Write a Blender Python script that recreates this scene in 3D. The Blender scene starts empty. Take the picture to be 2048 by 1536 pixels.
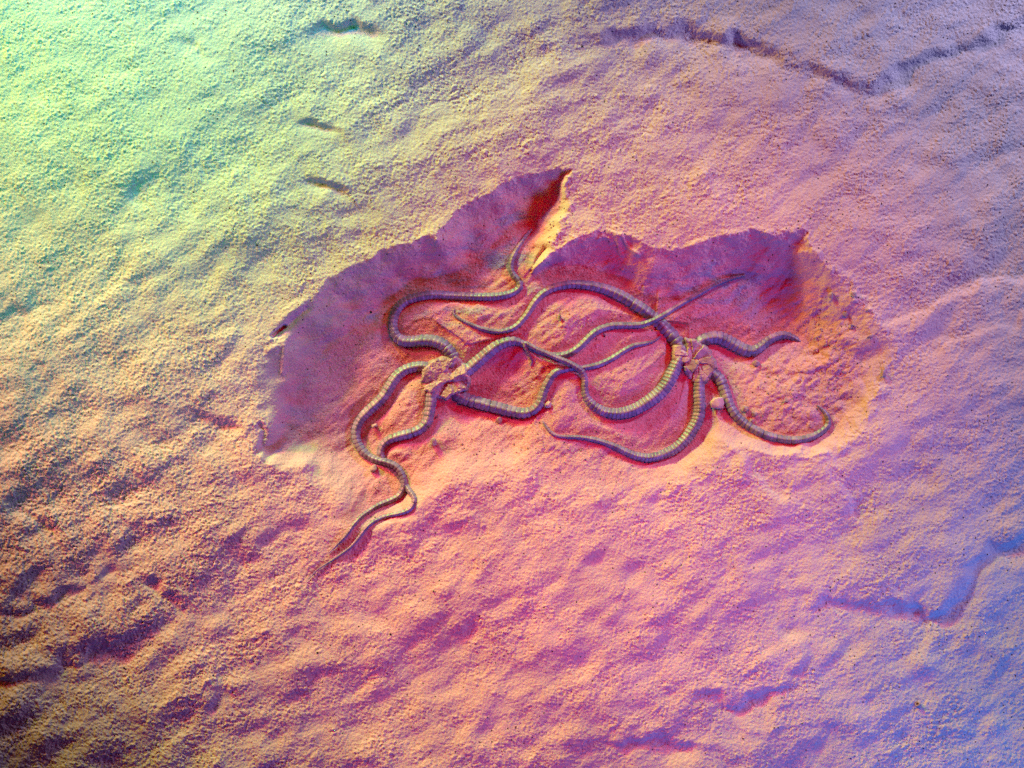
import bpy, bmesh, math, random
import numpy as np
from mathutils import Vector, Matrix
random.seed(5)
S = 0.0002                       # metres per picture unit (one unit is 0.2 mm of rock)
def W(x, y, z=0.0):              # slab coordinates (units, y down, z up) -> metres
    return Vector(((x-1024)*S, (768-y)*S, z*S))

# ------------------------------------------------------------------ camera, world, lamps
scene = bpy.context.scene
cd = bpy.data.cameras.new('camera'); cam = bpy.data.objects.new('camera', cd)
scene.collection.objects.link(cam); scene.camera = cam
cam.location = (0, 0, 1.2); cd.sensor_width = 36
cd.lens = 36*1.2/(2048*S); cd.clip_start = 0.02; cd.clip_end = 30
world = bpy.data.worlds.new('World'); scene.world = world; world.use_nodes = True
world.node_tree.nodes['Background'].inputs[0].default_value = (0.30, 0.12, 0.22, 1)
world.node_tree.nodes["Background"].inputs[1].default_value = 0.01
scene.view_settings.view_transform = 'Standard'; scene.view_settings.look = 'None'
scene.view_settings.exposure = 0; scene.view_settings.gamma = 1
scene.render.film_transparent = False
scene.cycles.max_bounces = 4; scene.cycles.diffuse_bounces = 2; scene.cycles.use_denoising = False

def lamp(name, loc, target, col, power, radius=0.02, angle=70, blend=1.0):
    l = bpy.data.lights.new(name, 'SPOT'); o = bpy.data.objects.new(name, l)
    scene.collection.objects.link(o)
    l.color = col; l.energy = power; l.shadow_soft_size = radius
    l.spot_size = math.radians(angle); l.spot_blend = blend
    o.location = loc
    d = Vector(target)-Vector(loc)
    o.rotation_euler = d.to_track_quat('-Z', 'Y').to_euler()
    return o
#LIGHTS
lamp('orange_lamp', (-0.9, 0.5, 0.3), (0.0, -0.12, 0), (1.0, 0.15, 0.35), 58, 0.03, 14)
lamp('amber_lamp', (-0.95, 0.5, 0.22), (-0.02, -0.08, 0), (1.0, 0.05, 0.0), 23, 0.03, 24)
lamp('rose_fill', (-0.9, 0.5, 0.28), (0.18, 0.04, 0), (1.0, 0.25, 0.05), 22, 0.03, 13)  # added warm fill, lifts the red on the right side
lamp('green_lamp', (-0.55, 0.95, 0.24), (0.0, -0.1, 0), (0.02, 1.0, 0.0), 50, 0.03, 22)
lamp('yellow_lamp', (-0.5, 0.55, 0.2), (0.05, -0.05, 0), (1.0, 0.5, 0.03), 14, 0.02, 45)
lamp('lime_lamp', (-0.3, 0.5, 0.16), (-0.12, 0.1, 0), (1.0, 0.66, 0.0), 8.0, 0.02, 60)
lamp('mint_lamp', (-0.25, 0.25, 0.3), (-0.2, 0.15, 0), (0.08, 1.0, 0.36), 3.9, 0.02, 60)
lamp('teal_lamp', (-0.14, 0.32, 0.10), (-0.1, 0.1, 0), (0.0, 0.30, 1.0), 2.1, 0.02, 120)
lamp('red_lamp', (0.0, 0.4, 0.42), (0.06, -0.06, 0), (1.0, 0.0, 0.02), 3.8, 0.02, 36)
lamp('scarlet_lamp', (0.3, 0.2, 0.45), (0.03, -0.03, 0), (1.0, 0.0, 0.02), 4.6, 0.02, 40)
lamp('crimson_lamp', (0.1, 0.1, 0.5), (0.02, -0.04, 0), (1.0, 0.0, 0.05), 3.4, 0.02, 32)
lamp('violet_lamp', (0.25, -0.8, 0.24), (0.02, 0.0, 0), (0.24, 0.19, 1.0), 9.2, 0.03, 40)
lamp('indigo_lamp', (0.35, -0.85, 0.20), (0.02, 0.0, 0), (0.05, 0.14, 1.0), 9.2, 0.03, 35)
lamp('lilac_lamp', (0.4, 0.35, 0.2), (0.17, 0.1, 0), (0.56, 0.52, 1.0), 8.3, 0.03, 70)
lamp('blue_lamp', (0.45, -0.35, 0.3), (0.2, -.13, 0), (0.0, 0.25, 1.0), 6.5, 0.03, 35)
#ENDLIGHTS

# ------------------------------------------------------------------ helpers
def tag(o, label=None, cat=None, group=None, kind=None):
    for k, v in (('label', label), ('category', cat), ('group', group), ('kind', kind)):
        if v: o[k] = v
    return o
def link(o, parent=None):
    scene.collection.objects.link(o)
    if parent: o.parent = parent
    return o
def mesh_np(name, v, f, mat, smooth=True):
    v = np.asarray(v, np.float32); f = np.asarray(f, np.int32)
    me = bpy.data.meshes.new(name)
    me.vertices.add(len(v)); me.vertices.foreach_set('co', v.ravel())
    k = f.shape[1]
    me.loops.add(f.size); me.loops.foreach_set('vertex_index', f.ravel())
    me.polygons.add(len(f)); me.polygons.foreach_set('loop_start', np.arange(0, f.size, k, dtype=np.int32))
    me.update(calc_edges=True)
    if smooth: me.polygons.foreach_set('use_smooth', np.ones(len(f), bool))
    me.materials.append(mat)
    return me
def smooth01(t): t = np.clip(t, 0, 1); return t*t*(3-2*t)

# ------------------------------------------------------------------ materials
def nodes_of(name):
    m = bpy.data.materials.new(name); m.use_nodes = True
    nt = m.node_tree; b = nt.nodes['Principled BSDF']
    return m, nt, b
def N(nt, t, **kw):
    n = nt.nodes.new(t)
    for k, v in kw.items():
        if k in n.inputs: n.inputs[k].default_value = v
        else: setattr(n, k, v)
    return n
def tint(nt, b, c0, c1, scale, vec, detail=6, c2=None):
    n = N(nt, 'ShaderNodeTexNoise', Scale=scale, Detail=detail, Roughness=0.6)
    nt.links.new(vec, n.inputs['Vector'])
    r = nt.nodes.new('ShaderNodeValToRGB'); e = r.color_ramp.elements
    e[0].position = 0.32; e[0].color = (*c0, 1); e[1].position = 0.68; e[1].color = (*c1, 1)
    nt.links.new(n.outputs['Fac'], r.inputs['Fac'])
    return r
def rock_mat():
    m, nt, b = nodes_of('sandstone'); L = nt.links
    tc = N(nt, 'ShaderNodeTexCoord'); vec = tc.outputs['Object']
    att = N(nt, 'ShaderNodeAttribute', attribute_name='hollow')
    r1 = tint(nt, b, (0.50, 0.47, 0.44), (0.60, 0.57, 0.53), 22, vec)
    r2 = tint(nt, b, (0.40, 0.27, 0.30), (0.57, 0.41, 0.44), 1500, vec, 3)  # fresh-cut hollow rock, green lowered to offset green light leaking in
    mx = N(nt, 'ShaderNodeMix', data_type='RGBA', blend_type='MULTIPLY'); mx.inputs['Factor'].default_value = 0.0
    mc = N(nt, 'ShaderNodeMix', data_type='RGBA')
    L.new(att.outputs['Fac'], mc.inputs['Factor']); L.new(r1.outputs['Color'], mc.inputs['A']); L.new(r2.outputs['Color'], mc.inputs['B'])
    mp = N(nt, 'ShaderNodeMapping'); mp.inputs['Rotation'].default_value = (0, 0, math.radians(-38)); mp.inputs['Scale'].default_value = (1, 2.6, 1); L.new(vec, mp.inputs['Vector'])
    pn = N(nt, 'ShaderNodeTexNoise', Scale=42.0, Detail=7.0, Roughness=0.68, Distortion=0.6); L.new(mp.outputs['Vector'], pn.inputs['Vector'])
    pr = nt.nodes.new('ShaderNodeValToRGB'); e = pr.color_ramp.elements
    e[0].position = 0.39; e[0].color = (1.1, 0.62, 0.68, 1); e[1].position = 0.47; e[1].color = (1, .97, .97, 1)
    e2 = e.new(0.51); e2.color = (1, 1, 1, 1); e3 = e.new(0.60); e3.color = (0.46, 0.98, 1.15, 1)
    L.new(pn.outputs['Fac'], pr.inputs['Fac'])
    pm = N(nt, 'ShaderNodeMix', data_type='RGBA', blend_type='MULTIPLY'); ast = N(nt, 'ShaderNodeAttribute', attribute_name='mottle'); L.new(ast.outputs['Fac'], pm.inputs['Factor'])  # red to teal streaks multiplied into the rock colour by mask
    L.new(mc.outputs['Result'], pm.inputs['A']); L.new(pr.outputs['Color'], pm.inputs['B']); mc = pm
    # dark and rusty mineral specks
    vo = N(nt, 'ShaderNodeTexVoronoi', Scale=620.0); L.new(vec, vo.inputs['Vector'])
    sr = nt.nodes.new('ShaderNodeSeparateColor'); L.new(vo.outputs['Color'], sr.inputs['Color'])
    th = N(nt, 'ShaderNodeMath', operation='GREATER_THAN'); L.new(sr.outputs['Red'], th.inputs[0]); th.inputs[1].default_value = 0.93
    ds = N(nt, 'ShaderNodeMath', operation='LESS_THAN'); L.new(vo.outputs['Distance'], ds.inputs[0]); ds.inputs[1].default_value = 0.22
    mu = N(nt, 'ShaderNodeMath', operation='MULTIPLY'); L.new(th.outputs[0], mu.inputs[0]); L.new(ds.outputs[0], mu.inputs[1])
    sp = N(nt, 'ShaderNodeMix', data_type='RGBA'); L.new(mu.outputs[0], sp.inputs['Factor'])
    L.new(mc.outputs['Result'], sp.inputs['A']); sp.inputs['B'].default_value = (0.10, 0.08, 0.07, 1)
    L.new(sp.outputs['Result'], b.inputs['Base Color'])
    b.inputs['Roughness'].default_value = 0.85; b.inputs['Specular IOR Level'].default_value = 0.25
    n1 = N(nt, 'ShaderNodeTexNoise', Scale=900.0, Detail=4.0, Roughness=0.65); L.new(vec, n1.inputs['Vector'])
    n2 = N(nt, 'ShaderNodeTexNoise', Scale=2200.0, Detail=2.0, Roughness=0.6); L.new(vec, n2.inputs['Vector'])
    b1 = N(nt, 'ShaderNodeBump', Strength=1.0, Distance=0.00038); L.new(n1.outputs['Fac'], b1.inputs['Height'])
    b2 = N(nt, 'ShaderNodeBump', Distance=0.00022); L.new(n2.outputs['Fac'], b2.inputs['Height'])
    L.new(att.outputs['Fac'], b2.inputs['Strength']); L.new(b1.outputs['Normal'], b2.inputs['Normal'])
    L.new(b2.outputs['Normal'], b.inputs['Normal'])
    return m
def bone_mat(name, c0, c1, rough=0.55, bump=0.00008, scale=700.0):
    m, nt, b = nodes_of(name); L = nt.links
    g = N(nt, 'ShaderNodeNewGeometry'); vec = g.outputs['Position']
    r = tint(nt, b, c0, c1, 260, vec, 5)
    oi = N(nt, 'ShaderNodeObjectInfo')
    mr = N(nt, 'ShaderNodeMapRange'); L.new(oi.outputs['Random'], mr.inputs['Value']); mr.inputs['To Min'].default_value = 0.88; mr.inputs['To Max'].default_value = 1.1
    mm = N(nt, 'ShaderNodeMix', data_type='RGBA', blend_type='MULTIPLY'); mm.inputs['Factor'].default_value = 1
    L.new(r.outputs['Color'], mm.inputs['A']); L.new(mr.outputs['Result'], mm.inputs['B'])
    L.new(mm.outputs['Result'], b.inputs['Base Color'])
    b.inputs['Roughness'].default_value = rough; b.inputs['Specular IOR Level'].default_value = 0.45
    n = N(nt, 'ShaderNodeTexNoise', Scale=scale, Detail=5.0, Roughness=0.7); L.new(vec, n.inputs['Vector'])
    bp = N(nt, 'ShaderNodeBump', Strength=1.0, Distance=bump); L.new(n.outputs['Fac'], bp.inputs['Height'])
    L.new(bp.outputs['Normal'], b.inputs['Normal'])
    return m
ROCK = rock_mat()
ARM = bone_mat('fossil_calcite', (0.09, 0.10, 0.17), (0.27, 0.27, 0.38), 0.38)
CORE = bone_mat('fossil_core', (0.10, 0.08, 0.09), (0.17, 0.14, 0.15), 0.8)
PLATE = bone_mat('fossil_plate', (0.20, 0.16, 0.17), (0.46, 0.41, 0.40), 0.5, 0.00012, 500)
STONE = bone_mat('loose_stone', (0.22, 0.20, 0.20), (0.42, 0.38, 0.36), 0.8, 0.0004, 650)
STONE_PALE = bone_mat('pale_pebble', (0.40, 0.36, 0.32), (0.58, 0.53, 0.47), 0.7, 0.00025, 600)
SPECK = bone_mat('dark_mineral', (0.01, 0.008, 0.008), (0.03, 0.02, 0.02), 0.8)

# ------------------------------------------------------------------ arm traces (x, y, width)
ARMS_A = {
 'up': [(900,733,25),(905,716,26),(893,697,26),(876,684,25),(850,680,24),(825,682,23),(802,680,22),(789,669,20),(784,650,18.5),(786,632,18.5),(794,615,18.5),(810,601,18.5),(835,592,18),(865,588,18),(900,590,17.5),(950,592,16.5),(985,592,15.5),(1010,589,15),(1030,582,14.5),(1040,572,14),(1037,560,13),(1027,548,12),(1022,534,11),(1024,517,10),(1032,500,9),(1042,484,8),(1055,466,6.5),(1065,456,5)],
 'left': [(872,742,18),(860,735,19),(843,732,20),(825,734,21),(806,741,21.5),(790,754,21.5),(780,769,21.5),(768,789,21),(753,806,21),(736,821,20.5),(720,837,19.5),(711,854,18.5),(709,870,18),(713,887,17.5),(723,903,17),(738,915,16),(757,922,15.5),(777,927,15),(792,935,14.5),(802,948,14),(807,963,13),(805,980,12.5),(796,993,12),(777,1003,11.5),(757,1011,11),(740,1021,10),(722,1034,9.5,1.2),(707,1050,8.5,1.2),(697,1065,7.5,1.2),(685,1079,6,1.2),(671,1093,4.5,1.2),(657,1107,2.5,1)],
 'low': [(868,778,20),(862,790,21.5),(861,807,22),(858,825,21.5),(854,842,21),(842,857,20.5),(822,866,20),(800,872,19),(779,879,18),(766,890,17),(760,903,16),(761,914,15.5,-3),(772,930,15,-9),(790,948,14,-9),(806,966,13,-7),(817,981,12,-1),(826,992,11.5),(828,1005,11),(820,1018,10.5),(802,1026,10),(780,1031,9.5),(760,1037,9),(742,1047,8.5,1.2),(730,1059,8,1.2),(715,1079,7,1.2),(700,1095,6.5,1.2),(680,1110,5.5,1.2),(660,1123,4,1.2),(637,1138,3,1.2),(625,1150,2.2,1.2),(614,1163,1.2,1.2)],
 'right': [(916,752,24),(932,742,26),(947,730,26),(962,717,25.5),(977,704,24.5),(993,692,22.5),(1010,684,20.5),(1027,681,17.5),(1042,685,14,-2),(1058,696,13,-7),(1080,705,13,-8),(1096,709,13,-6),(1112,711,13,-2),(1126,710,13.5),(1142,705,14),(1160,693,14.5),(1177,676,14.5),(1195,661,14.5),(1215,653,14),(1238,650,13.5),(1262,650,13),(1287,648,12,4),(1307,641,11.5,12),(1320,634,11,13),(1335,626,10.5,10),(1350,616,9.5,5),(1375,601,9.2,4),(1400,587,8.6,4),(1425,573,7.8,4),(1450,561,7,3.5),(1475,553,6,3),(1495,549,3.5,1.5)],
 'lowright': [(903,778,22),(917,791,25),(937,800,26),(962,807,25),(992,815,24),(1020,822,22.5),(1042,826,21.5),(1060,824,20),(1074,815,19),(1083,800,17.5),(1088,783,16.5),(1095,767,16),(1103,753,15.5),(1115,742,15),(1130,738,13.5,-2),(1142,736,13,-5),(1156,736,12.5,-5),(1170,735,12,-2),(1195,730,12),(1215,722,12),(1233,712,12),(1251,700,11),(1270,691,10),(1290,687,8),(1310,681,6),(1324,671,3.5)],
}
ARMS_B = {
 'upleft': [(1372,702,26),(1362,690,28),(1346,670,28),(1331,654,27,-1),(1320,643,26,-4),(1306,632,25,-4),(1292,621,24),(1265,603,23),(1239,588,22),(1210,576,20),(1182,570,18.5),(1150,567,17),(1125,570,16.5),(1101,577,16),(1082,590,15),(1068,606,14),(1058,622,13.5),(1047,637,13),(1032,652,12),(1012,661,11),(987,662,10),(962,656,8.5),(937,646,7),(915,635,5.5),(906,625,4),(909,616,2.5)],
 'right': [(1392,698,22),(1402,684,23),(1418,676,24),(1440,674,25),(1462,682,25.5),(1480,692,25),(1497,700,24),(1512,701,22),(1527,692,20),(1542,680,18.5),(1560,671,17),(1577,669,15,-2),(1592,674,13,-4),(1604,681,11,-7)],
 'lowright': [(1424,742,20),(1435,750,22),(1445,762,23),(1452,780,21),(1457,796,20),(1463,812,19),(1473,829,18.5),(1487,843,18),(1507,857,17),(1530,869,16.5),(1555,876,16),(1580,880,15.5),(1607,879,15),(1630,872,14),(1647,862,13),(1658,850,11.5),(1659,837,10),(1652,824,7.5),(1637,811,4)],
 'low': [(1402,752,20),(1401,767,22),(1401,787,23.5),(1402,807,24),(1401,825,24),(1395,845,24),(1384,864,24),(1371,881,23),(1352,898,21.5),(1326,910,20),(1300,916,18),(1277,913,16),(1257,906,14.5),(1237,896,13),(1212,886,11),(1187,879,10),(1162,875,8.5),(1137,874,7.5),(1117,872,6.5),(1102,865,6),(1092,853,5),(1086,843,3.5)],
 'left': [(1365,712,24),(1358,724,26),(1348,745,27.5),(1336,767,28),(1321,785,27),(1301,801,26),(1280,814,24.5),(1260,823,23.5),(1237,827,22),(1215,825,20),(1197,817,18),(1182,805,16),(1173,791,14.5),(1170,775,13.5,1),(1170,757,13,3),(1164,743,12.5,7),(1152,733,12,9),(1135,724,11,8),(1115,716,10.5,9),(1095,707,10,9),(1076,699,9.5,8),(1060,690,9,7),(1052,686,8.5,6),(1050,691,8,5),(1054,701,7,4),(1060,712,6,3),(1064,722,4.5,1),(1061,732,2.5,0)],
}
def catmull(pts, step=2.0):
    P = np.array([(p[0], p[1], p[2], p[3] if len(p) > 3 else 0.0) for p in pts], float)
    Q = np.vstack([2*P[0]-P[1], P, 2*P[-1]-P[-2]])
    out = []
    for i in range(1, len(Q)-2):
        p0, p1, p2, p3 = Q[i-1:i+3]
        n = max(2, int(np.hypot(*(p2-p1)[:2])/step))
        for t in np.arange(n)/n:
            out.append(0.5*((2*p1)+(-p0+p2)*t+(2*p0-5*p1+4*p2-p3)*t*t+(-p0+3*p1-3*p2+p3)*t**3))
    out.append(Q[-2]); return np.array(out)
PATHS = {('A', k): catmull(v) for k, v in ARMS_A.items()}
PATHS.update({('B', k): catmull(v) for k, v in ARMS_B.items()})

# ------------------------------------------------------------------ height field of the slab
STEP = 1.85
gx = np.arange(-110, 2160, STEP); gy = np.arange(-100, 1640, STEP)
nx, ny = len(gx), len(gy)
X, Y = np.meshgrid(gx, gy)
rng = np.random.default_rng(11)
fx = np.fft.rfftfreq(nx, STEP)[None, :]; fy = np.fft.fftfreq(ny, STEP)[:, None]
def band(lam, width=0.5, ang=0, ratio=1.0, seed=None):
    g = np.random.default_rng(seed).standard_normal((ny, nx)) if seed is not None else rng.standard_normal((ny, nx))
    a = math.radians(ang); u = (fx*math.cos(a)+fy*math.sin(a))/ratio; v = -fx*math.sin(a)+fy*math.cos(a)
    k = np.sqrt(u*u+v*v)+1e-9
    h = np.fft.irfft2(np.fft.rfft2(g)*np.exp(-(np.log(k*lam)**2)/(2*width**2)), s=(ny, nx))
    return h/h.std()
def blur(a, s):
    return np.fft.irfft2(np.fft.rfft2(a)*np.exp(-2*(math.pi*s)**2*(fx*fx+fy*fy)), s=(ny, nx))
def rbf(pts, sig):
    num = np.zeros_like(Xc); den = np.zeros_like(Xc)+1e-6
    for (x, y, v) in pts:
        w = np.exp(-((Xc-x)**2+(Yc-y)**2)/(2*sig*sig))+1e-7/(1+((Xc-x)**2+(Yc-y)**2)/1e4)
        num += w*v; den += w
    return num/den
def polydist(px, x, y, attrs=None):      # distance to an open polyline, with interpolated attribute
    best = np.full(x.shape, 1e9, np.float32); at = np.zeros(x.shape, np.float32)
    for i in range(len(px)-1):
        (ax, ay), (bx, by) = px[i][:2], px[i+1][:2]
        dx, dy = bx-ax, by-ay; t = np.clip(((x-ax)*dx+(y-ay)*dy)/(dx*dx+dy*dy+1e-9), 0, 1)
        d = np.hypot(x-ax-t*dx, y-ay-t*dy)
        m = d < best; best[m] = d[m]
        if attrs is not None: at[m] = (attrs[i]+(attrs[i+1]-attrs[i])*t)[m]
    return best, at
def inside(poly, x, y):
    c = np.zeros(x.shape, bool); n = len(poly)
    for i in range(n):
        x1, y1 = poly[i][:2]; x2, y2 = poly[(i+1) % n][:2]
        if y1 == y2: continue
        m = ((y1 > y) != (y2 > y)) & (x < (x2-x1)*(y-y1)/(y2-y1)+x1)
        c ^= m
    return c
# broad swell of the slab: soft ridges running from lower left to upper right
H = band(330, 0.45, -30, 0.45, 3)*2.6 + band(150, 0.55, -38, 0.7, 4)*1.1+band(110, 0.5, 35, 0.7, 14)*0.6 + band(70, 0.5, -32, 0.6, 7)*0.8
left = smooth01((900-X)/900)*smooth01((Y-500)/500)
H += left*(band(170, 0.45, -30, 0.5, 21)*2.0+band(80, 0.4, -33, 0.6, 22)*1.1)
H = H*(1-0.4*np.exp(-((X-1150)/520)**2-((Y-700)/330)**2))
H *= 1-0.45*smooth01((1300-X-Y*1.3)/900)
SC = np.zeros_like(H)
# scarps: polyline, height, face width, decay length, side (+1: drops to the right of travel)
def scarp(pts, hgt, face, decay, jag=5.0):
    px = [(p[0], p[1]) for p in pts]; amp = [p[2] if len(p) > 2 else 1.0 for p in pts]
    x0, x1 = min(p[0] for p in px)-decay*3, max(p[0] for p in px)+decay*3
    y0, y1 = min(p[1] for p in px)-decay*3, max(p[1] for p in px)+decay*3
    i0, i1 = np.searchsorted(gx, [x0, x1]); j0, j1 = np.searchsorted(gy, [y0, y1])
    sl = (slice(j0, j1), slice(i0, i1))
    xx = X[sl]+JS[sl]*jag*0.5; yy = Y[sl]+JT[sl]*jag*0.5
    d, a = polydist(px, xx, yy, amp)
    # signed side from nearest segment
    best = np.full(xx.shape, 1e9); sg = np.ones(xx.shape)
    for i in range(len(px)-1):
        (ax, ay), (bx, by) = px[i], px[i+1]
        dx, dy = bx-ax, by-ay; t = np.clip(((xx-ax)*dx+(yy-ay)*dy)/(dx*dx+dy*dy), 0, 1)
        dd = np.hypot(xx-ax-t*dx, yy-ay-t*dy); m = dd < best
        best[m] = dd[m]; sg[m] = np.sign(dx*(yy-ay)-dy*(xx-ax))[m]
    s = d*sg                                     # positive = to the lower side
    prof = -smooth01(s/face+0.0)*np.exp(-np.clip(s-face, 0, None)/decay)
    up = 0.35*np.exp(-np.clip(-s, 0, None)/decay)*(s <= 0)+0.35*(1-smooth01(s/face))*(s > 0)
    SC[sl] += hgt*a*(prof+up)
JS = blur(band(60, 0.5, seed=33), 8)*4; JT = blur(band(60, 0.5, seed=34), 8)*4
JX = band(45, 0.7, seed=31); JY = band(45, 0.7, seed=32)
# travel direction left->right puts the low side below the line (y grows downward)
scarp([(1110,82,0),(1160,68,.5),(1250,50,1),(1360,42,1.1),(1470,62,1.2),(1540,88,1.1),(1575,100,.5),(1610,115,.5),(1660,132,.9),(1735,160,.8),(1750,158,.8),(1800,122,1),(1860,93,1),(1930,72,1),(1990,45,1),(2048,22,1),(2110,5,.8)], 13, 30, 26, 4)
scarp([(600,52,0),(650,42,.7),(710,40,1),(755,52,.6),(775,60,0)], 15, 16, 22, 3)
scarp([(330,70,0),(365,62,.8),(385,72,.9),(400,80,0)], 9, 18, 18, 3)
scarp([(585,243,0),(620,238,1),(660,248,.9),(695,262,0)], 13, 9, 14, 2)
scarp([(605,350,0),(640,358,1),(680,372,1),(712,388,0)], 13, 9, 14, 2)
scarp([(1560,1180,0),(1650,1190,.6),(1740,1196,.7),(1800,1198,1),(1850,1215,1.2),(1880,1218,1.1),(1910,1180,.9),(1930,1130,.8),(1970,1095,.9),(2030,1070,1),(2090,1050,.8)], 11, 22, 32, 5)
scarp([(1380,1380,0),(1430,1382,.8),(1470,1398,1),(1510,1392,.9),(1560,1360,.8),(1600,1320,.6),(1615,1270,0)], 10, 20, 28, 5)
scarp([(1160,1480,0),(1230,1470,.8),(1300,1462,.9),(1380,1478,.9),(1460,1500,.5),(1520,1520,0)], 8, 20, 28, 5)
scarp([(-60,1190,.6),(20,1205,1),(90,1188,1),(160,1150,1),(215,1128,.8),(260,1110,0)], 7, 24, 26, 6)
scarp([(270,1130,0),(310,1150,1),(350,1180,1),(385,1210,.3),(400,1220,0)], 9, 22, 22, 5)
scarp([(30,1010,0),(75,1020,1),(110,1045,1),(135,1075,0)], 8, 18, 20, 5)
scarp([(-60,1350,.7),(60,1330,1),(140,1310,1),(200,1265,.8),(250,1235,0)], 7, 26, 34, 6)
scarp([(300,1430,0),(370,1400,.8),(430,1370,.8),(450,1350,0)], 7, 26, 30, 6)
scarp([(360,800,0),(400,815,.9),(450,830,1),(500,838,.6),(515,850,0)], 8, 26, 28, 5)
scarp([(-60,610,.5),(0,620,.9),(60,600,.7),(110,570,0)], 6, 22, 30, 5)
# steps that drop towards the light (travel right->left)
scarp([(1730,1060,0),(1712,1035,1),(1695,1000,1),(1672,965,.9),(1645,935,0)], 6, 9, 18, 3)
scarp([(1640,1040,0),(1590,1010,.4),(1530,985,1),(1500,955,1),(1460,920,.6),(1440,900,0)], 8, 20, 24, 6)
scarp([(2110,555,.8),(2048,562,1),(1965,570,1),(1905,600,1),(1850,630,1),(1790,655,.8),(1740,665,0)], 7, 14, 40, 3)
scarp([(2110,640,.8),(2020,655,1),(1940,680,.9),(1860,720,.6),(1820,740,0)], 5, 20, 45, 5)
scarp([(280,430,0),(262,400,.8),(255,360,.7),(262,330,0)], 5, 14, 24, 4)
scarp([(410,150,0),(385,120,.9),(370,80,.7),(375,50,0)], 7, 16, 24, 4)
scarp([(1590,1300,0),(1555,1270,1),(1545,1250,0)], 5, 10, 14, 2)
H += (blur(SC, 2.6)*0.3+blur(SC, 6)*0.7)*0.8
# ---- the hollow: outline with wall width, going clockwise from its upper tip
OUT = [(1148,336,16),(1133,352,24),(1135,385,34),(1133,420,52),(1120,455,60),(1100,490,45),(1080,520,25),(1066,538,12),(1078,524,12),(1098,505,22),(1118,500,34),(1132,487,46),(1162,474,60),(1190,461,70),(1232,459,80),(1262,468,80),(1285,486,80),(1312,503,90),(1345,496,100),(1387,490,115),(1440,472,130),(1487,461,140),(1545,465,135),(1603,460,70),(1610,490,70),(1650,525,90),(1690,558,100),(1728,605,105),(1760,655,105),(1798,694,90),(1795,725,85),(1770,765,80),(1748,810,70),(1722,862,60),(1680,902,50),(1625,914,45),(1560,912,45),(1500,900,50),(1452,905,60),(1410,945,70),(1350,985,80),(1290,1005,90),(1200,1000,95),(1100,985,95),(1000,965,90),(920,975,80),(860,1005,60),(825,1035,45),(780,1055,50),(730,1070,60),(690,1070,70),(668,1045,90),(650,1000,110),(610,968,120),(560,940,60),(525,925,35),(513,897,30),(524,858,60),(512,825,80),(508,780,100),(515,740,110),(522,700,120),(547,668,130),(575,632,140),(622,597,145),(650,562,150),(690,540,150),(750,510,145),(805,488,140),(850,478,135),(875,468,130),(895,447,125),(912,430,120),(940,405,115),(962,392,105),(1000,370,95),(1040,356,75),(1095,344,45),(1125,338,20)]
FLOOR = [(1080,400,38),(1110,370,26),(1030,400,40),(1000,430,44),(950,500,48),(1060,440,44),(900,540,50),(780,600,54),(740,560,52),(700,590,46),(650,620,38),(600,660,30),(560,700,22),(600,780,34),(640,820,46),(560,860,26),(680,850,52),(725,850,50),(760,800,42),(640,880,42),(560,900,20),(620,900,38),(700,900,48),(700,760,50),(650,720,44),(560,760,22),(1045,510,24),(1010,540,28),(950,560,34),(880,640,30),(830,640,34),(780,700,48),(760,740,38),(900,740,30),(1000,610,22),(1120,590,26),(1150,640,16),(1040,620,24),(980,640,20),(960,680,24),(1120,660,18),(980,760,38),(930,840,38),(1040,790,34),(1000,850,28),(1100,760,20),(1130,790,12),(1100,830,12),(1180,850,14),(940,890,16),(1100,920,8),(1230,680,30),(1240,730,24),(1250,770,18),(1290,830,30),(1200,800,22),(1330,860,30),(1300,930,18),(1230,920,14),(1400,870,32),(1420,900,16),(1440,860,24),(1400,520,36),(1300,540,30),(1180,510,26),(1130,540,28),(1200,530,30),(1250,560,32),(1350,580,40),(1480,510,46),(1450,560,46),(1530,570,52),(1570,610,56),(1560,650,56),(1480,640,52),(1400,650,48),(1340,700,42),(1300,720,34),(1500,740,46),(1560,720,46),(1600,680,44),(1500,800,26),(1580,830,18),(1560,780,28),(1680,800,22),(1630,780,26),(1620,880,16),(1660,850,18),(1540,880,18),(1700,700,20),(1660,640,28),(1640,580,34),(1720,760,18),(1400,780,36),(1350,800,28),(750,950,34),(690,950,38),(780,960,30),(830,930,18),(880,900,16),(700,1000,18),(740,1050,6),(700,1060,4),(760,1000,16),(660,1050,8),(820,880,24),(800,820,24),(650,1110,3),(860,980,8),(640,960,34)]
i0, i1 = np.searchsorted(gx, [440, 1880]); j0, j1 = np.searchsorted(gy, [270, 1240])
SL = (slice(j0, j1), slice(i0, i1))
J2X = band(16, 0.6, seed=41); J2Y = band(16, 0.6, seed=42)
rag = (0.9+0.9*smooth01((X-1450)/200))
JLX = band(110, 0.6, seed=35)*3.0; JLY = band(110, 0.6, seed=36)*3.0
Xc = X[SL]; Yc = Y[SL]
xw = (X+JX*1.8*rag+J2X*0.55*rag+JLX)[SL]; yw = (Y+JY*1.8*rag+J2Y*0.55*rag+JLY)[SL]
loop = OUT+[OUT[0]]
dist, wall = polydist(loop, xw, yw, [p[2] for p in loop])
dist2, _ = polydist(loop, Xc+JLX[SL], Yc+JLY[SL]); mixw = np.exp(-dist/16); dist = dist*mixw+dist2*(1-mixw)
ins = inside(OUT, xw, yw)
def blurc(a, s):
    f = np.zeros((ny, nx)); f[:] = a.mean(); f[SL] = a; return blur(f, s)[SL]
wall = np.clip(blurc(wall, 8), 7, 100)
t = np.clip(dist/wall, 0, 1)
lip = 0.45*t+0.55*np.sin(t*math.pi/2)
soft = smooth01(t)
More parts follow.
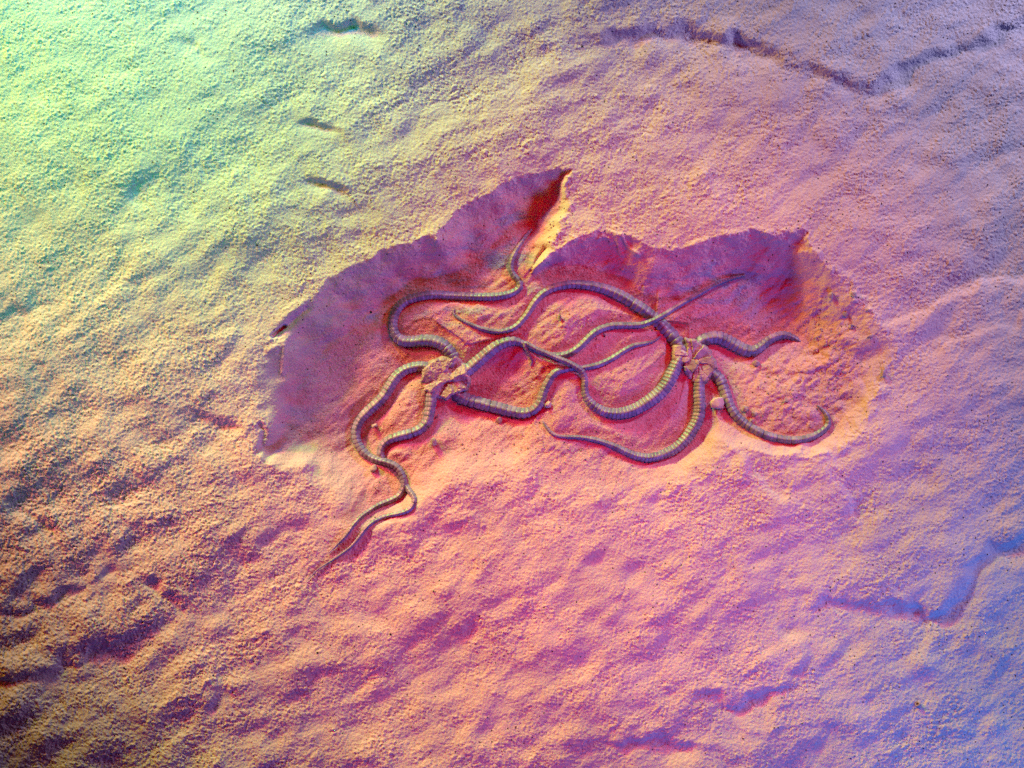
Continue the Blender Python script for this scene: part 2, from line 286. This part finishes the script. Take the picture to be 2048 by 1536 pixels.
sw = np.clip(smooth01((Yc-820)/120)*smooth01((1500-Xc)/100)+smooth01((Xc-1620)/60)*0.9+smooth01((640-Xc)/70)*smooth01((Yc-640)/80)*0.9, 0, 1)      # lower side ramps out softly
g = (lip*(1-sw)+soft*sw)*ins
F = blurc(rbf(FLOOR, 34), 6)*1.15
arm_d = np.full(Xc.shape, 1e9, np.float32); arm_w = np.zeros(Xc.shape, np.float32)
for k, p in PATHS.items():
    q = [tuple(r[:2]) for r in p[::8]]+[tuple(p[-1][:2])]
    w = [float(r[2]) for r in p[::8]]+[float(p[-1][2])]
    d, a = polydist(q, Xc, Yc, w); m = d < arm_d; arm_d[m] = d[m]; arm_w[m] = a[m]
trough = (arm_w*0.38)*np.exp(-(arm_d/(arm_w*0.95+10))**2)
g0 = np.zeros((ny, nx)); g0[SL] = g; g = np.clip(blur(g0, 3.0)[SL], 0, 1)*(g0[SL] > 0.0004)
g = np.where(g < 0.004, 0, g)
hollow = -F*g-trough*np.clip(g*1.6+0.05, 0, 1)
macro = H.copy(); macro[SL] = macro[SL]*(1-0.7*g)+hollow
MACRO = blur(macro, 3.0)
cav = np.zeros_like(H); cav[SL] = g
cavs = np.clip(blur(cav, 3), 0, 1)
# spur that runs down between the two pockets, slit in the left rim
def groove(pts, depth, width):
    d, _ = polydist(pts, Xc, Yc); macro[SL] -= depth*np.exp(-(d/width)**2)
groove([(1090,497),(1078,512),(1068,530),(1062,540)], 9, 3.0)
groove([(546,672),(556,662),(568,653)], 16, 3.2)
groove([(556,668),(585,640),(612,618)], 6, 7)
groove([(540,700),(560,690),(600,650)], -4, 9)
groove([(520,850),(528,862),(522,890),(518,905)], 5, 6)
groove([(570,690),(566,720),(564,745)], -3.5, 5)
# worm-like casts standing proud of the floor
groove([(1196,478),(1206,472),(1217,476),(1222,484)], -4.5, 3.6)
groove([(1243,470),(1250,484),(1262,498),(1276,508)], -4.5, 3.6)
groove([(1236,478),(1238,495),(1243,508)], -4, 4)
# fine relief
def cauli(l, s): return np.abs(band(l, 0.45, -35, 0.72, s))
coarse = cauli(26, 51)*0.45+cauli(14, 52)*0.62+cauli(8, 53)*0.85+band(4.8, 0.4, seed=54)*0.34
vary = 0.85+0.13*band(220, 0.5, -30, 0.5, 55)+0.08*band(60, 0.5, -30, 0.5, 56)
vary = np.clip(vary*(0.84+0.42*left+0.1*smooth01((700-Y)/500)-0.22*np.exp(-((X-950)/420)**2-((Y-1250)/260)**2))+band(130, 0.6, seed=57)*0.10, 0.35, 1.6)
floor_tex = (band(26, 0.4, -38, 0.3, 66)*0.5+cauli(13, 67)*np.clip(0.55+0.6*band(80, 0.5, seed=68), 0, 1.6)*0.6)*smooth01((760-Y)/150)+band(42, 0.5, -40, 0.4, 61)*0.42+band(90, 0.5, -35, 0.6, 65)*0.9+band(18, 0.5, -42, 0.5, 62)*0.35+cauli(9, 63)*0.30+band(5, 0.4, seed=64)*0.36
rough = band(44, 0.5, -35, 0.7, 70)*1.6+cauli(26, 71)*1.5+cauli(12, 72)*1.0+cauli(7, 73)*0.5       # broken ground
patch = np.exp(-((X-1660)/85)**2-((Y-740)/95)**2)*1.0+np.exp(-((X-1150)/110)**2-((Y-650)/45)**2)*0.45 \
      + np.exp(-((X-1110)/45)**2-((Y-450)/70)**2)*0.8+np.exp(-((X-1540)/70)**2-((Y-770)/60)**2)*0.55 \
      + np.exp(-((X-1680)/60)**2-((Y-590)/70)**2)*0.6+np.exp(-((X-1130)/150)**2-((Y-900)/60)**2)*0.35 \
      + np.exp(-((X-1220)/90)**2-((Y-490)/40)**2)*0.45+np.exp(-((X-1550)/70)**2-((Y-480)/25)**2)*0.7 \
      + np.exp(-((X-840)/60)**2-((Y-455)/30)**2)*0.3+np.exp(-((X-1580)/90)**2-((Y-840)/50)**2)*0.4 \
      + np.exp(-((X-1250)/80)**2-((Y-760)/40)**2)*0.3+np.exp(-((X-1300)/90)**2-((Y-950)/40)**2)*0.3
# rim is coarse where the crust breaks off
near = np.zeros_like(H); near[SL] = np.exp(-(dist/9)**2)*(0.25+0.5*smooth01((Xc-1050)/80))
keep = 1.0
armk = np.ones_like(H); armk[SL] = 1-0.8*np.exp(-(arm_d/(arm_w*0.6+3.5))**2)
fine = coarse*vary*(1-cavs)+floor_tex*cavs+rough*np.clip(patch, 0, 1.4)*np.clip(cavs+0.25, 0, 1)*0.8+near*rough*0.45
fine -= blur(fine, 60)
HT = macro+fine*armk
# pits
pit = np.random.default_rng(8)
def height(x, y, f=None):
    f = HT if f is None else f
    u = (x-gx[0])/STEP; v = (y-gy[0])/STEP; i = int(np.clip(u, 0, nx-2)); j = int(np.clip(v, 0, ny-2)); a = u-i; b = v-j
    return float(f[j, i]*(1-a)*(1-b)+f[j, i+1]*a*(1-b)+f[j+1, i]*(1-a)*b+f[j+1, i+1]*a*b)
# stretched border so the slab goes on well beyond the picture
bx = gx.copy(); by = gy.copy(); K = 12
for i in range(K):
    e = 1500*((K-i)/K)**2.5
    bx[i] -= e; bx[-1-i] += e; by[i] -= e; by[-1-i] += e
BX, BY = np.meshgrid(bx, by)
V = np.stack([(BX-1024)*S, (768-BY)*S, HT*S], -1).reshape(-1, 3)
idx = np.arange(nx*ny).reshape(ny, nx)
Fq = np.stack([idx[:-1, :-1], idx[1:, :-1], idx[1:, 1:], idx[:-1, 1:]], -1).reshape(-1, 4)
border = np.concatenate([idx[0, :], idx[1:, -1], idx[-1, -2::-1], idx[-2:0:-1, 0]])
nb = len(border); low = V[border].copy(); low[:, 2] = -0.06
V = np.vstack([V, low]); a = np.arange(nb); b2 = (a+1) % nb
Fs = np.stack([border[a], border[b2], nx*ny+b2, nx*ny+a], -1)
me = mesh_np('rock_slab', V, np.vstack([Fq, Fs]), ROCK)
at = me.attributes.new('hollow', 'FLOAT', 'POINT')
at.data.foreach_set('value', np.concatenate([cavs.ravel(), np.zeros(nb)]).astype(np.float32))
mottle = cavs*np.clip(np.exp(-((X-760)/260)**2-((Y-560)/120)**2)+np.exp(-((X-1440)/170)**2-((Y-540)/75)**2)+np.exp(-((X-980)/120)**2-((Y-450)/90)**2)+0.5*np.exp(-((X-580)/60)**2-((Y-820)/90)**2)+0.12, 0, 1)
at2 = me.attributes.new('mottle', 'FLOAT', 'POINT')
at2.data.foreach_set('value', np.concatenate([mottle.ravel(), np.zeros(nb)]).astype(np.float32))
slab = link(bpy.data.objects.new('rock_slab', me)); tag(slab, kind='structure')

# ------------------------------------------------------------------ brittle stars
def segment_mesh(variant):
    r = random.Random(variant)
    nt_, na = 7, 19; vs = []
    for it in range(nt_+1):
        t = it/nt_
        for ia in range(na):
            th = math.radians(-118+236*ia/(na-1))          # 0 = top
            c = math.cos(th)
            rr = 0.925+0.10*math.sin(min(1, t/0.62)*math.pi/2)-(0.20*((t-0.74)/0.26)**2 if t > 0.74 else 0)
            for s0 in (-40, 40):                            # grooves between back and side plates
                rr -= 0.06*math.exp(-((math.degrees(th)-s0)/7)**2)
            for s0 in (-66, 66):                            # knob on each side plate
                rr += 0.085*math.exp(-((math.degrees(th)-s0)/15)**2-((t-0.58)/0.25)**2)
            rr += 0.012*(r.random()-0.5)
            sh = 0.26*(1-abs(th)/2.06)**1.0                  # back plate reaches further out
            ro = 0.45*c+0.55*(1-abs(math.sin(th))**1.3) if abs(th) < math.pi/2 else c*0.9
            vs.append((math.sin(th)*rr, ro*rr*1.08, -0.06+t*1.12+sh*0.55*t-0.05))
    fs = [(it*na+ia, it*na+ia+1, (it+1)*na+ia+1, (it+1)*na+ia) for it in range(nt_) for ia in range(na-1)]
    return mesh_np('segment', vs, fs, ARM)
SEGS = [segment_mesh(i) for i in range(5)]
def build_arm(star, origin, path, spacing=8.6, tip_w=7.6, gaps=(), label=None, squash=1.0, sink=0.62):
    P = path.copy(); n = len(P)
    z = np.array([height(p[0], p[1], MACRO) for p in P])
    k = np.ones(13)/13; z = np.convolve(np.pad(z, 6, mode='edge'), k, 'valid')
    lift = np.convolve(np.pad(P[:, 3], 4, mode='edge'), np.ones(9)/9, 'valid')
    R = np.maximum(P[:, 2]/2, 0.6)
    z = z+R*sink+lift
    C = np.stack([P[:, 0], P[:, 1], z], -1)
    d = np.gradient(C, axis=0); L = np.concatenate([[0], np.cumsum(np.linalg.norm(np.diff(C, axis=0), axis=1))])
    def at(s):
        c = [np.interp(s, L, C[:, i]) for i in range(3)]; r = np.interp(s, L, R)
        e = 3.0
        c1 = [np.interp(min(s+e, L[-1]), L, C[:, i]) for i in range(3)]; c0 = [np.interp(max(s-e, 0), L, C[:, i]) for i in range(3)]
        T = (W(*c1)-W(*c0)).normalized(); Sd = T.cross(Vector((0, 0, 1))).normalized(); U = Sd.cross(T)
        return W(*c), T, Sd, U, r
    # arm body: thin core under the segments, ringed where the arm gets too thin to pick segments out
    rings = []; s = 0.0; tip_at = L[-1]
    for i in range(n):
        if R[i]*2 < tip_w and L[i] > L[-1]*0.5: tip_at = L[i]; break
    ss = list(np.arange(0, tip_at, 3.0))+list(np.arange(tip_at, L[-1], 0.9))+[L[-1]]
    na = 12; vs = []
    for s in ss:
        c, T, Sd, U, r = at(s)
        if s < tip_at: rr = r*0.86
        else:
            ph = ((s-tip_at) % 5.4)/5.4
            rr = r*(0.93+0.11*math.sin(min(1, ph/0.75)*math.pi/2)-(0.16*((ph-0.75)/0.25) if ph > 0.75 else 0))
            if s > L[-1]-2: rr *= 0.6
        for a in range(na):
            th = 2*math.pi*a/na
            vs.append((c+Sd*(math.sin(th)*rr*S)+U*(math.cos(th)*rr*S*0.9))-origin)
    fs = [(i*na+a, i*na+(a+1) % na, (i+1)*na+(a+1) % na, (i+1)*na+a) for i in range(len(ss)-1) for a in range(na)]
    m = mesh_np('arm', [tuple(v) for v in vs], fs, CORE); m.materials.append(ARM)
    mi = np.zeros(len(fs), np.int32); cut = len([s for s in ss if s < tip_at])
    mi[max(0, (cut-1))*na:] = 1; m.polygons.foreach_set('material_index', mi)
    bm = bmesh.new(); bm.from_mesh(m); bm.verts.ensure_lookup_table()
    bm.faces.new(bm.verts[:na]); bm.faces.new(bm.verts[-na:]); bm.to_mesh(m); bm.free()
    arm = link(bpy.data.objects.new('arm', m), star)
    if label: arm['label'] = label
    s = 0.0; i = 0
    while s < tip_at-2:
        c, T, Sd, U, r = at(s)
        ln = spacing*(0.82+0.22*min(1, r/12))*random.uniform(0.94, 1.06)
        if r < 6: ln *= 0.92
        c, T, Sd, U, r = at(s+ln/2); c0 = at(s)[0]
        gap = any(abs(s-gp) < ln*0.5 for gp in gaps) or random.random() < 0.03
        j = random.uniform(0.975, 1.02)
        M = Matrix((( *(Sd*r*S*j),), (*(U*r*S*j),), (*(T*ln*S*(0.86 if gap else 1.06)),))).transposed().to_4x4()
        tilt = Matrix.Rotation(random.uniform(-0.03, 0.03), 3, U) if True else None
        M = (tilt @ M.to_3x3()).to_4x4()
        M.translation = c-T*(ln*S/2)-origin
        o = bpy.data.objects.new('segment', SEGS[i % 5]); link(o, arm); o.matrix_basis = M
        s += ln*(1.12 if gap else 1.0); i += 1
    return arm
def value_noise(seed):
    g = np.random.default_rng(seed).standard_normal((64, 64))
    def f(x, y, lam):
        u = x/lam; v = y/lam; i = np.floor(u).astype(int); j = np.floor(v).astype(int); a = u-i; b = v-j
        a = a*a*(3-2*a); b = b*b*(3-2*b); i %= 64; j %= 64; i1 = (i+1) % 64; j1 = (j+1) % 64
        return g[j, i]*(1-a)*(1-b)+g[j, i1]*a*(1-b)+g[j1, i]*(1-a)*b+g[j1, i1]*a*b
    return f
def disc_parts(star, origin, base, plates, z0, seed, soft, crack, rough):
    """the disc as one worn relief: each plate has its own tilted face, cracks run between plates; plates are cut out as pieces"""
    d = 0.75; xs = [p[0] for p in base]; ys = [p[1] for p in base]
    ax = np.arange(min(xs)-6, max(xs)+6, d); ay = np.arange(min(ys)-6, max(ys)+6, d); x, y = np.meshgrid(ax, ay)
    vn = value_noise(seed); xj = x+vn(x, y, 7)*1.0+vn(x+50, y, 3)*0.4; yj = y+vn(x, y+70, 7)*1.0+vn(x, y+90, 3)*0.4
    ins_ = inside(base, xj, yj); de, _ = polydist(list(base)+[base[0]], xj, yj); de = np.where(ins_, de, -de)
    z = np.full(x.shape, -1.5); owner = np.full(x.shape, -1); dc = np.full(x.shape, 1e9); nd = np.full(x.shape, 1e9); d1 = np.full(x.shape, 1e9)
    for i, (poly, dz, tilt, dome, cup) in enumerate(plates):
        m = inside(poly, xj, yj); dd, _ = polydist(list(poly)+[poly[0]], xj, yj); dc = np.minimum(dc, dd)
        cx = sum(p[0] for p in poly)/len(poly); cy = sum(p[1] for p in poly)/len(poly)
        rad = max(math.hypot(p[0]-cx, p[1]-cy) for p in poly); u2 = ((x-cx)**2+(y-cy)**2)/rad**2
        h = dz*0.6+1.35*(tilt[0]*(x-cx)+tilt[1]*(y-cy))+dome*(1-u2)+cup*u2
        sd = np.where(m, -dd, dd)
        closer = sd < nd; d1 = np.where(closer, nd, np.minimum(d1, sd)); nd = np.where(closer, sd, nd)
        z = np.where(closer, h, z); owner = np.where(closer, i, owner)
    for _ in range(soft):
        p = np.pad(z, 1, mode='edge'); z = (p[:-2, 1:-1]+p[2:, 1:-1]+p[1:-1, :-2]+p[1:-1, 2:]+2*z)/6
    owner = np.where(de < 1.0, -1, owner)
    z = z-crack*np.exp(-((d1-nd)/1.1)**2)+rough*(0.7*np.abs(vn(x, y, 5.5))+0.45*np.abs(vn(x+30, y+9, 2.8))+0.2*vn(x+11, y+5, 1.5))
    z = z-9*np.clip(1-(de+2.5)/6.5, 0, 1)**2-3*(de < -2)
    z = np.where(de < -3, -16, z)
    v = np.stack([(x-1024)*S-origin.x, (768-y)*S-origin.y, (z0+z)*S-origin.z], -1).reshape(-1, 3)
    id_ = np.arange(x.size).reshape(x.shape)
    q = np.stack([id_[:-1, :-1], id_[1:, :-1], id_[1:, 1:], id_[:-1, 1:]], -1).reshape(-1, 4)
    own = owner[:-1, :-1].reshape(-1); keep = (de[:-1, :-1] > -4.2).reshape(-1)
    def part(name, sel, parent):
        f = q[sel]; u, inv = np.unique(f, return_inverse=True)
        return link(bpy.data.objects.new(name, mesh_np(name, v[u], inv.reshape(f.shape), PLATE)), parent)
    disc = part('disc', keep & (own < 0), star)
    for i in range(len(plates)):
        sel = keep & (own == i)
        if sel.sum() > 8: part('plate', sel, disc)
    return disc
def conv(pts, ox, oy): return [(ox+p[0]/9.6, oy+p[1]/9.6) for p in pts]
def make_star(label, cx, cy, arms, key, base, plates, ox, oy, gaps):
    z = height(cx, cy, MACRO); origin = W(cx, cy, z)
    star = bpy.data.objects.new('brittle_star', None); link(star); star.location = origin
    star.empty_display_size = 0.005
    tag(star, label, 'fossil', 'fossil brittle stars in the hollow')
    disc_parts(star, origin, conv(base, ox, oy), [(conv(p, ox, oy),)+tuple(r) for p, *r in plates], z+13, 5+ord(key), *((9, 0.35, 1.0) if key == 'A' else (1, 1.6, 0.6)))
    for k in arms:
        lab, sp, gp = gaps.get(k, (None, 8.8, ()))
        build_arm(star, origin, PATHS[(key, k)], spacing=sp, gaps=gp, label=lab)
    return star
BASE_A = [(600,400),(380,530),(250,660),(225,880),(270,1050),(370,1100),(460,1150),(560,1190),(700,1230),(790,1150),(930,1110),(1070,1040),(1140,920),(1120,800),(1060,760),(1085,640),(1050,580),(960,500),(870,410)]
PL_A = [
 ([(720,705),(690,660),(780,480),(870,450),(955,520),(880,620),(800,705)], 0, (-.22,-.22), 0, 2.0),
 ([(790,740),(880,620),(965,540),(1075,620),(1030,705),(870,775),(800,800)], 2.2, (.2,.34), 1.2, 0),
 ([(850,785),(1030,765),(1135,850),(1115,965),(1050,975),(900,910),(830,860)], 0.5, (-.1,-.35), 0, 3.5),
 ([(780,900),(900,910),(1050,980),(1000,1085),(900,1095),(800,1040),(760,960)], 1.2, (.12,.10), 1.2, 0),
 ([(660,960),(765,920),(795,1060),(765,1195),(610,1195),(610,1110)], 1.5, (.3,.16), 1.0, 0),
 ([(560,940),(655,930),(640,1010),(600,1110),(460,1065),(470,1000)], 0.3, (-.25,-.3), 0, 1),
 ([(262,930),(520,880),(565,920),(440,1040),(350,1070),(265,1010)], 1.5, (.22,.3), 1.4, 0),
 ([(245,660),(380,655),(545,730),(530,820),(300,915),(232,860)], 2.0, (-.04,-.08), 1.6, 0),
 ([(370,560),(560,480),(600,560),(600,700),(540,735),(420,650)], 2.0, (.02,-.04), 1.2, 0),
 ([(560,480),(640,410),(780,450),(700,600),(650,690),(600,560)], 2.2, (.1,.12), 1.2, 0),
 ([(550,740),(700,715),(795,790),(785,890),(700,865),(600,835),(560,885),(530,820)], 2.4, (.05,.06), 1.0, 0),
]
BASE_B = [(370,690),(520,610),(575,760),(640,830),(640,700),(600,540),(720,575),(820,595),(930,660),(1040,740),(1090,860),(1180,980),(1195,1110),(1080,1270),(1010,1390),(850,1420),(700,1310),(600,1150),(560,1010),(480,985),(370,950)]
PL_B = [
 ([(365,700),(520,605),(570,740),(640,830),(560,870),(500,880),(400,850)], 2.5, (.08,.02), 2.2, 0),
 ([(600,535),(715,580),(740,800),(745,900),(665,780),(655,680)], 1.5, (-.25,-.05), 0.5, 0),
 ([(720,580),(815,595),(935,685),(860,800),(755,895),(742,800)], 1.5, (-.22,-.22), 0.8, 0),
 ([(935,685),(1035,740),(1085,810),(1075,890),(860,935),(765,905),(865,800)], 2.2, (-.16,-.2), 1.0, 0),
 ([(860,935),(1075,890),(1160,970),(1190,1090),(1150,1165),(1080,1065),(900,1010)], 2.0, (.02,-.02), 1.6, 0),
 ([(875,1060),(900,1015),(1080,1068),(1150,1168),(1190,1120),(1070,1280),(1000,1235)], 1.6, (.12,.04), 1.6, 0),
 ([(500,885),(560,870),(640,920),(645,985),(580,1010),(500,940)], 3.0, (.12,.12), 1.4, 0),
 ([(580,1020),(645,985),(765,978),(825,1040),(795,1140),(740,1205),(640,1105)], 3.2, (.14,.14), 1.2, 0),
 ([(610,1110),(740,1205),(795,1165),(755,1290),(700,1310),(620,1210)], 0.2, (-.3,-.3), 0.5, 0),
 ([(840,1075),(990,1240),(1035,1285),(1000,1380),(880,1340),(852,1200)], 1.6, (.05,.02), 1.8, 0),
 ([(755,1200),(838,1100),(850,1260),(862,1410),(780,1360)], 1.0, (.1,-.05), 1.4, 0),
 ([(370,865),(490,875),(500,945),(495,985),(375,935)], 2.2, (.15,.1), 1.0, 0),
 ([(765,930),(855,970),(840,1035),(795,1025)], 3.0, (.2,.2), 0.6, 0),
]
make_star('left fossil brittle star with lumpy eroded disc, its arms trailing to the lower left', 890, 760, ['lowright', 'right', 'low', 'left', 'up'], 'A', BASE_A, PL_A, 820, 670,
  {'up': (None, 8.6, (34,)), 'left': (None, 8.8, ()), 'low': (None, 9.6, (140,)), 'right': (None, 9.6, ()), 'lowright': (None, 10.0, (32, 75))})
make_star('right fossil brittle star with broken angular disc plates, beside the large round pebble', 1393, 722, ['upleft', 'right', 'lowright', 'low', 'left'], 'B', BASE_B, PL_B, 1310, 620,
  {'upleft': (None, 10.0, (16,)), 'right': (None, 9.0, ()), 'lowright': (None, 9.4, (120, 190, 225)), 'low': (None, 7.5, ()), 'left': (None, 7.5, (225,))})

# ------------------------------------------------------------------ loose stones
def stone_mesh(seed, r, flat=0.75, name='pebble', n=26, smooth=False):
    rr = random.Random(seed); bm = bmesh.new()
    for i in range(n):
        v = Vector((rr.gauss(0, 1), rr.gauss(0, 1), rr.gauss(0, 1))).normalized()*rr.uniform(0.78, 1.0); v.x = max(v.x, -0.8)*1.03; v.y *= 0.92; v.z = min(v.z, 0.78)
        bm.verts.new((v.x*r*S, v.y*r*S, v.z*r*flat*S))
    bmesh.ops.convex_hull(bm, input=bm.verts)
    bmesh.ops.bevel(bm, geom=bm.edges[:], offset=r*0.09*S, segments=1, affect='EDGES')
    me = bpy.data.meshes.new(name); bm.to_mesh(me); bm.free(); me.materials.append(STONE)
    if smooth: me.polygons.foreach_set('use_smooth', [True]*len(me.polygons))
    return me
STONES = [
 (1437,808,14,.85,26,'largest rounded pebble, pale, wedged beside the lower right arm of the right star','pebble'),
 (1493,818,7.5,.8,16,'small angular pebble just right of the large round pebble','pebble'),
 (1097,811,7.5,.9,22,'round pebble lying alone between the two stars, beside the bent arm end','pebble'),
 (866,884,9,.8,12,'blocky stone on the ramp below the left star disc','stone'),
 (747,852,6.5,.8,12,'small angular stone between the two lower arms of the left star','stone'),
 (746,939,9,.8,14,'blocky stone under the arm crossing at the lower left','stone'),
 (874,833,5,.7,10,'tiny chip against the right side of the downward arm of the left star','stone chip'),
 (997,840,8,.7,11,'dark angular stone touching the underside of the lower right arm of the left star','stone'),
 (1517,726,8.5,.75,14,'grey stone just below the right arm of the right star','stone'),
 (1121,634,8,.6,10,'flat square stone on the crumbly mound between the upper arms','stone'),
 (943,580,3.5,.8,10,'tiny grain on top of the upper arm of the left star','grain'),
 (1214,667,6.5,.5,7,'small triangular chip under the long thin crossing arm','stone chip'),
 (1288,576,4.5,.7,10,'small dark grain above the upper left arm of the right star','grain'),
 (1735,620,4.5,.8,10,'pale grain at the upper right rim of the hollow','grain'),
 (1767,748,7.5,.8,14,'isolated lump low on the right rim of the hollow','stone'),
 (1664,590,8,.8,13,'dark lump on the broken upper right slope of the hollow','stone'),
 (1573,801,7,.35,12,'flat oval fleck on the floor inside the loop of the lower right arm','stone chip'),
 (1510,828,6.5,.6,14,'crumbling lump right of the small angular pebble','stone'),
 (1505,842,6,.5,12,'low crumb below the crumbling lump, inside the looped arm','stone'),
 (1707,588,6.5,.7,12,'grey lump sitting highest on the right slope, under the crust edge','stone'),
 (1692,628,5.5,.7,11,'wedge shaped chip halfway up the right slope, left of the pale grain','stone chip'),
 (1704,651,6,.6,10,'thin flat flake on the right slope below the wedge shaped chip','stone flake'),
 (1740,671,7,.5,12,'dark elongated chip at the head of the crack that leaves the right rim','stone chip'),
 (1200,476,0,.7,12,'','') ]
for i, (x, y, r, fl, n, lab, cat) in enumerate(STONES):
    if not r: continue
    o = link(bpy.data.objects.new('pebble' if n in (26, 22, 16) else 'stone', stone_mesh(200+i, r*1.25, fl, n=n, smooth=False)))
    o.location = W(x, y, height(x, y)+r*fl*0.75); o.rotation_euler = (0, 0, random.uniform(0, 6.3))
    if (x, y) == (943, 580): o.location = W(943, 580, height(943, 590, MACRO)+11)
    if n in (26, 22):
        o.data.materials[0] = STONE_PALE
    tag(o, lab, cat)
# hollow little tube lying on the slab at the lower right
def tube():
    bm = bmesh.new(); n = 18; prof = [(4.6, 0), (5.2, 1.2), (5.4, 5), (5.0, 9), (4.3, 9.6), (3.3, 9.2), (2.9, 6), (2.8, 2)]
    rings = [[bm.verts.new((math.cos(2*math.pi*k/n)*r*S*(1+.05*math.sin(k*2.3)), math.sin(2*math.pi*k/n)*r*S, z*S)) for k in range(n)] for r, z in prof]
    for a, b in zip(rings, rings[1:]):
        for k in range(n): bm.faces.new((a[k], a[(k+1) % n], b[(k+1) % n], b[k]))
    bm.faces.new(rings[0][::-1]); bm.faces.new(rings[-1])
    me = bpy.data.meshes.new('worm_tube'); bm.to_mesh(me); bm.free(); me.materials.append(STONE)
    me.polygons.foreach_set('use_smooth', [True]*len(me.polygons))
    o = link(bpy.data.objects.new('worm_tube', me)); o.location = W(1838, 1413, height(1838, 1413)-3); o.rotation_euler = (math.radians(-38), math.radians(-32), 0)
    tag(o, 'tiny hollow tube standing out of the bare rock near the lower right corner', 'worm tube')
tube()
# loose crumbs nobody could count: on the broken right slope, the spur and the mounds
cv = []; cf = []; off = 0
CR = [stone_mesh(400+i, 5, 0.75, 'crumb', 9) for i in range(5)]
for cx_, cy_, sx, sy, n, k0, k1 in ((1665,690,60,85,60,.25,.85),(1110,450,18,45,14,.25,.6),(1110,900,170,45,80,.2,.7),(1000,640,70,30,24,.2,.5),(1560,780,60,50,40,.2,.7),(1240,770,60,40,14,.2,.6),(1550,840,60,35,20,.2,.7),(1150,640,60,25,18,.2,.6),(940,900,60,20,8,.2,.5)):
    for _ in range(n):
        x = random.gauss(cx_, sx*0.6); y = random.gauss(cy_, sy*0.6)
        if min(np.hypot(p[:, 0]-x, p[:, 1]-y).min() for p in PATHS.values()) < 16: continue
        k = random.uniform(k0, k1); m = CR[random.randrange(5)]
        M = Matrix.Translation(W(x, y, height(x, y)+k)) @ Matrix.Rotation(random.uniform(0, 6.3), 4, 'Z') @ Matrix.Rotation(random.uniform(-.5, .5), 4, 'X') @ Matrix.Diagonal((k, k*random.uniform(.7, 1), k*.8, 1))
        cv += [tuple(M @ v.co) for v in m.vertices]; cf += [tuple(off+i for i in p.vertices) for p in m.polygons]; off = len(cv)
cm = bpy.data.meshes.new('rock_crumbs'); cm.from_pydata(cv, [], cf); cm.materials.append(STONE)
tag(link(bpy.data.objects.new('rock_crumbs', cm)), 'fine crumbs of broken rock strewn on the right slope, the spur and the mounds of the hollow', 'rock crumbs', kind='stuff')
# dark mineral grains scattered over the whole slab
gv = []; gf = []; rr = random.Random(77)
for i in range(2300):
    x = rr.uniform(-60, 2110); y = rr.uniform(-60, 1600)
    dens = 0.25+0.75*min(1, max(0, (y-200)/1100))*min(1, 0.35+x/1400)
    if rr.random() > dens: continue
    if height(x, y, cavs) > 0.2 and rr.random() < 0.3: continue
    r = rr.choice([0.9, 0.9, 1.1, 1.1, 1.3, 1.6]) if rr.random() > 0.012 else rr.uniform(2.2, 3.4)
    z = height(x, y); b0 = len(gv); a0 = rr.uniform(0, 6.3)
    for k in range(5):
        a = a0+k*1.2566; q = r*rr.uniform(.75, 1.15); gv.append(tuple(W(x+math.cos(a)*q, y+math.sin(a)*q, z-0.6)))
    gv.append(tuple(W(x, y, z+r*0.8)))
    for k in range(5): gf.append((b0+(k+1) % 5, b0+k, b0+5))
gm = mesh_np('mineral_grains', gv, gf, SPECK, smooth=False)
gr = link(bpy.data.objects.new('mineral_grains', gm)); tag(gr, 'tiny black mineral grains sprinkled over the whole rock face', 'mineral grains', kind='stuff')
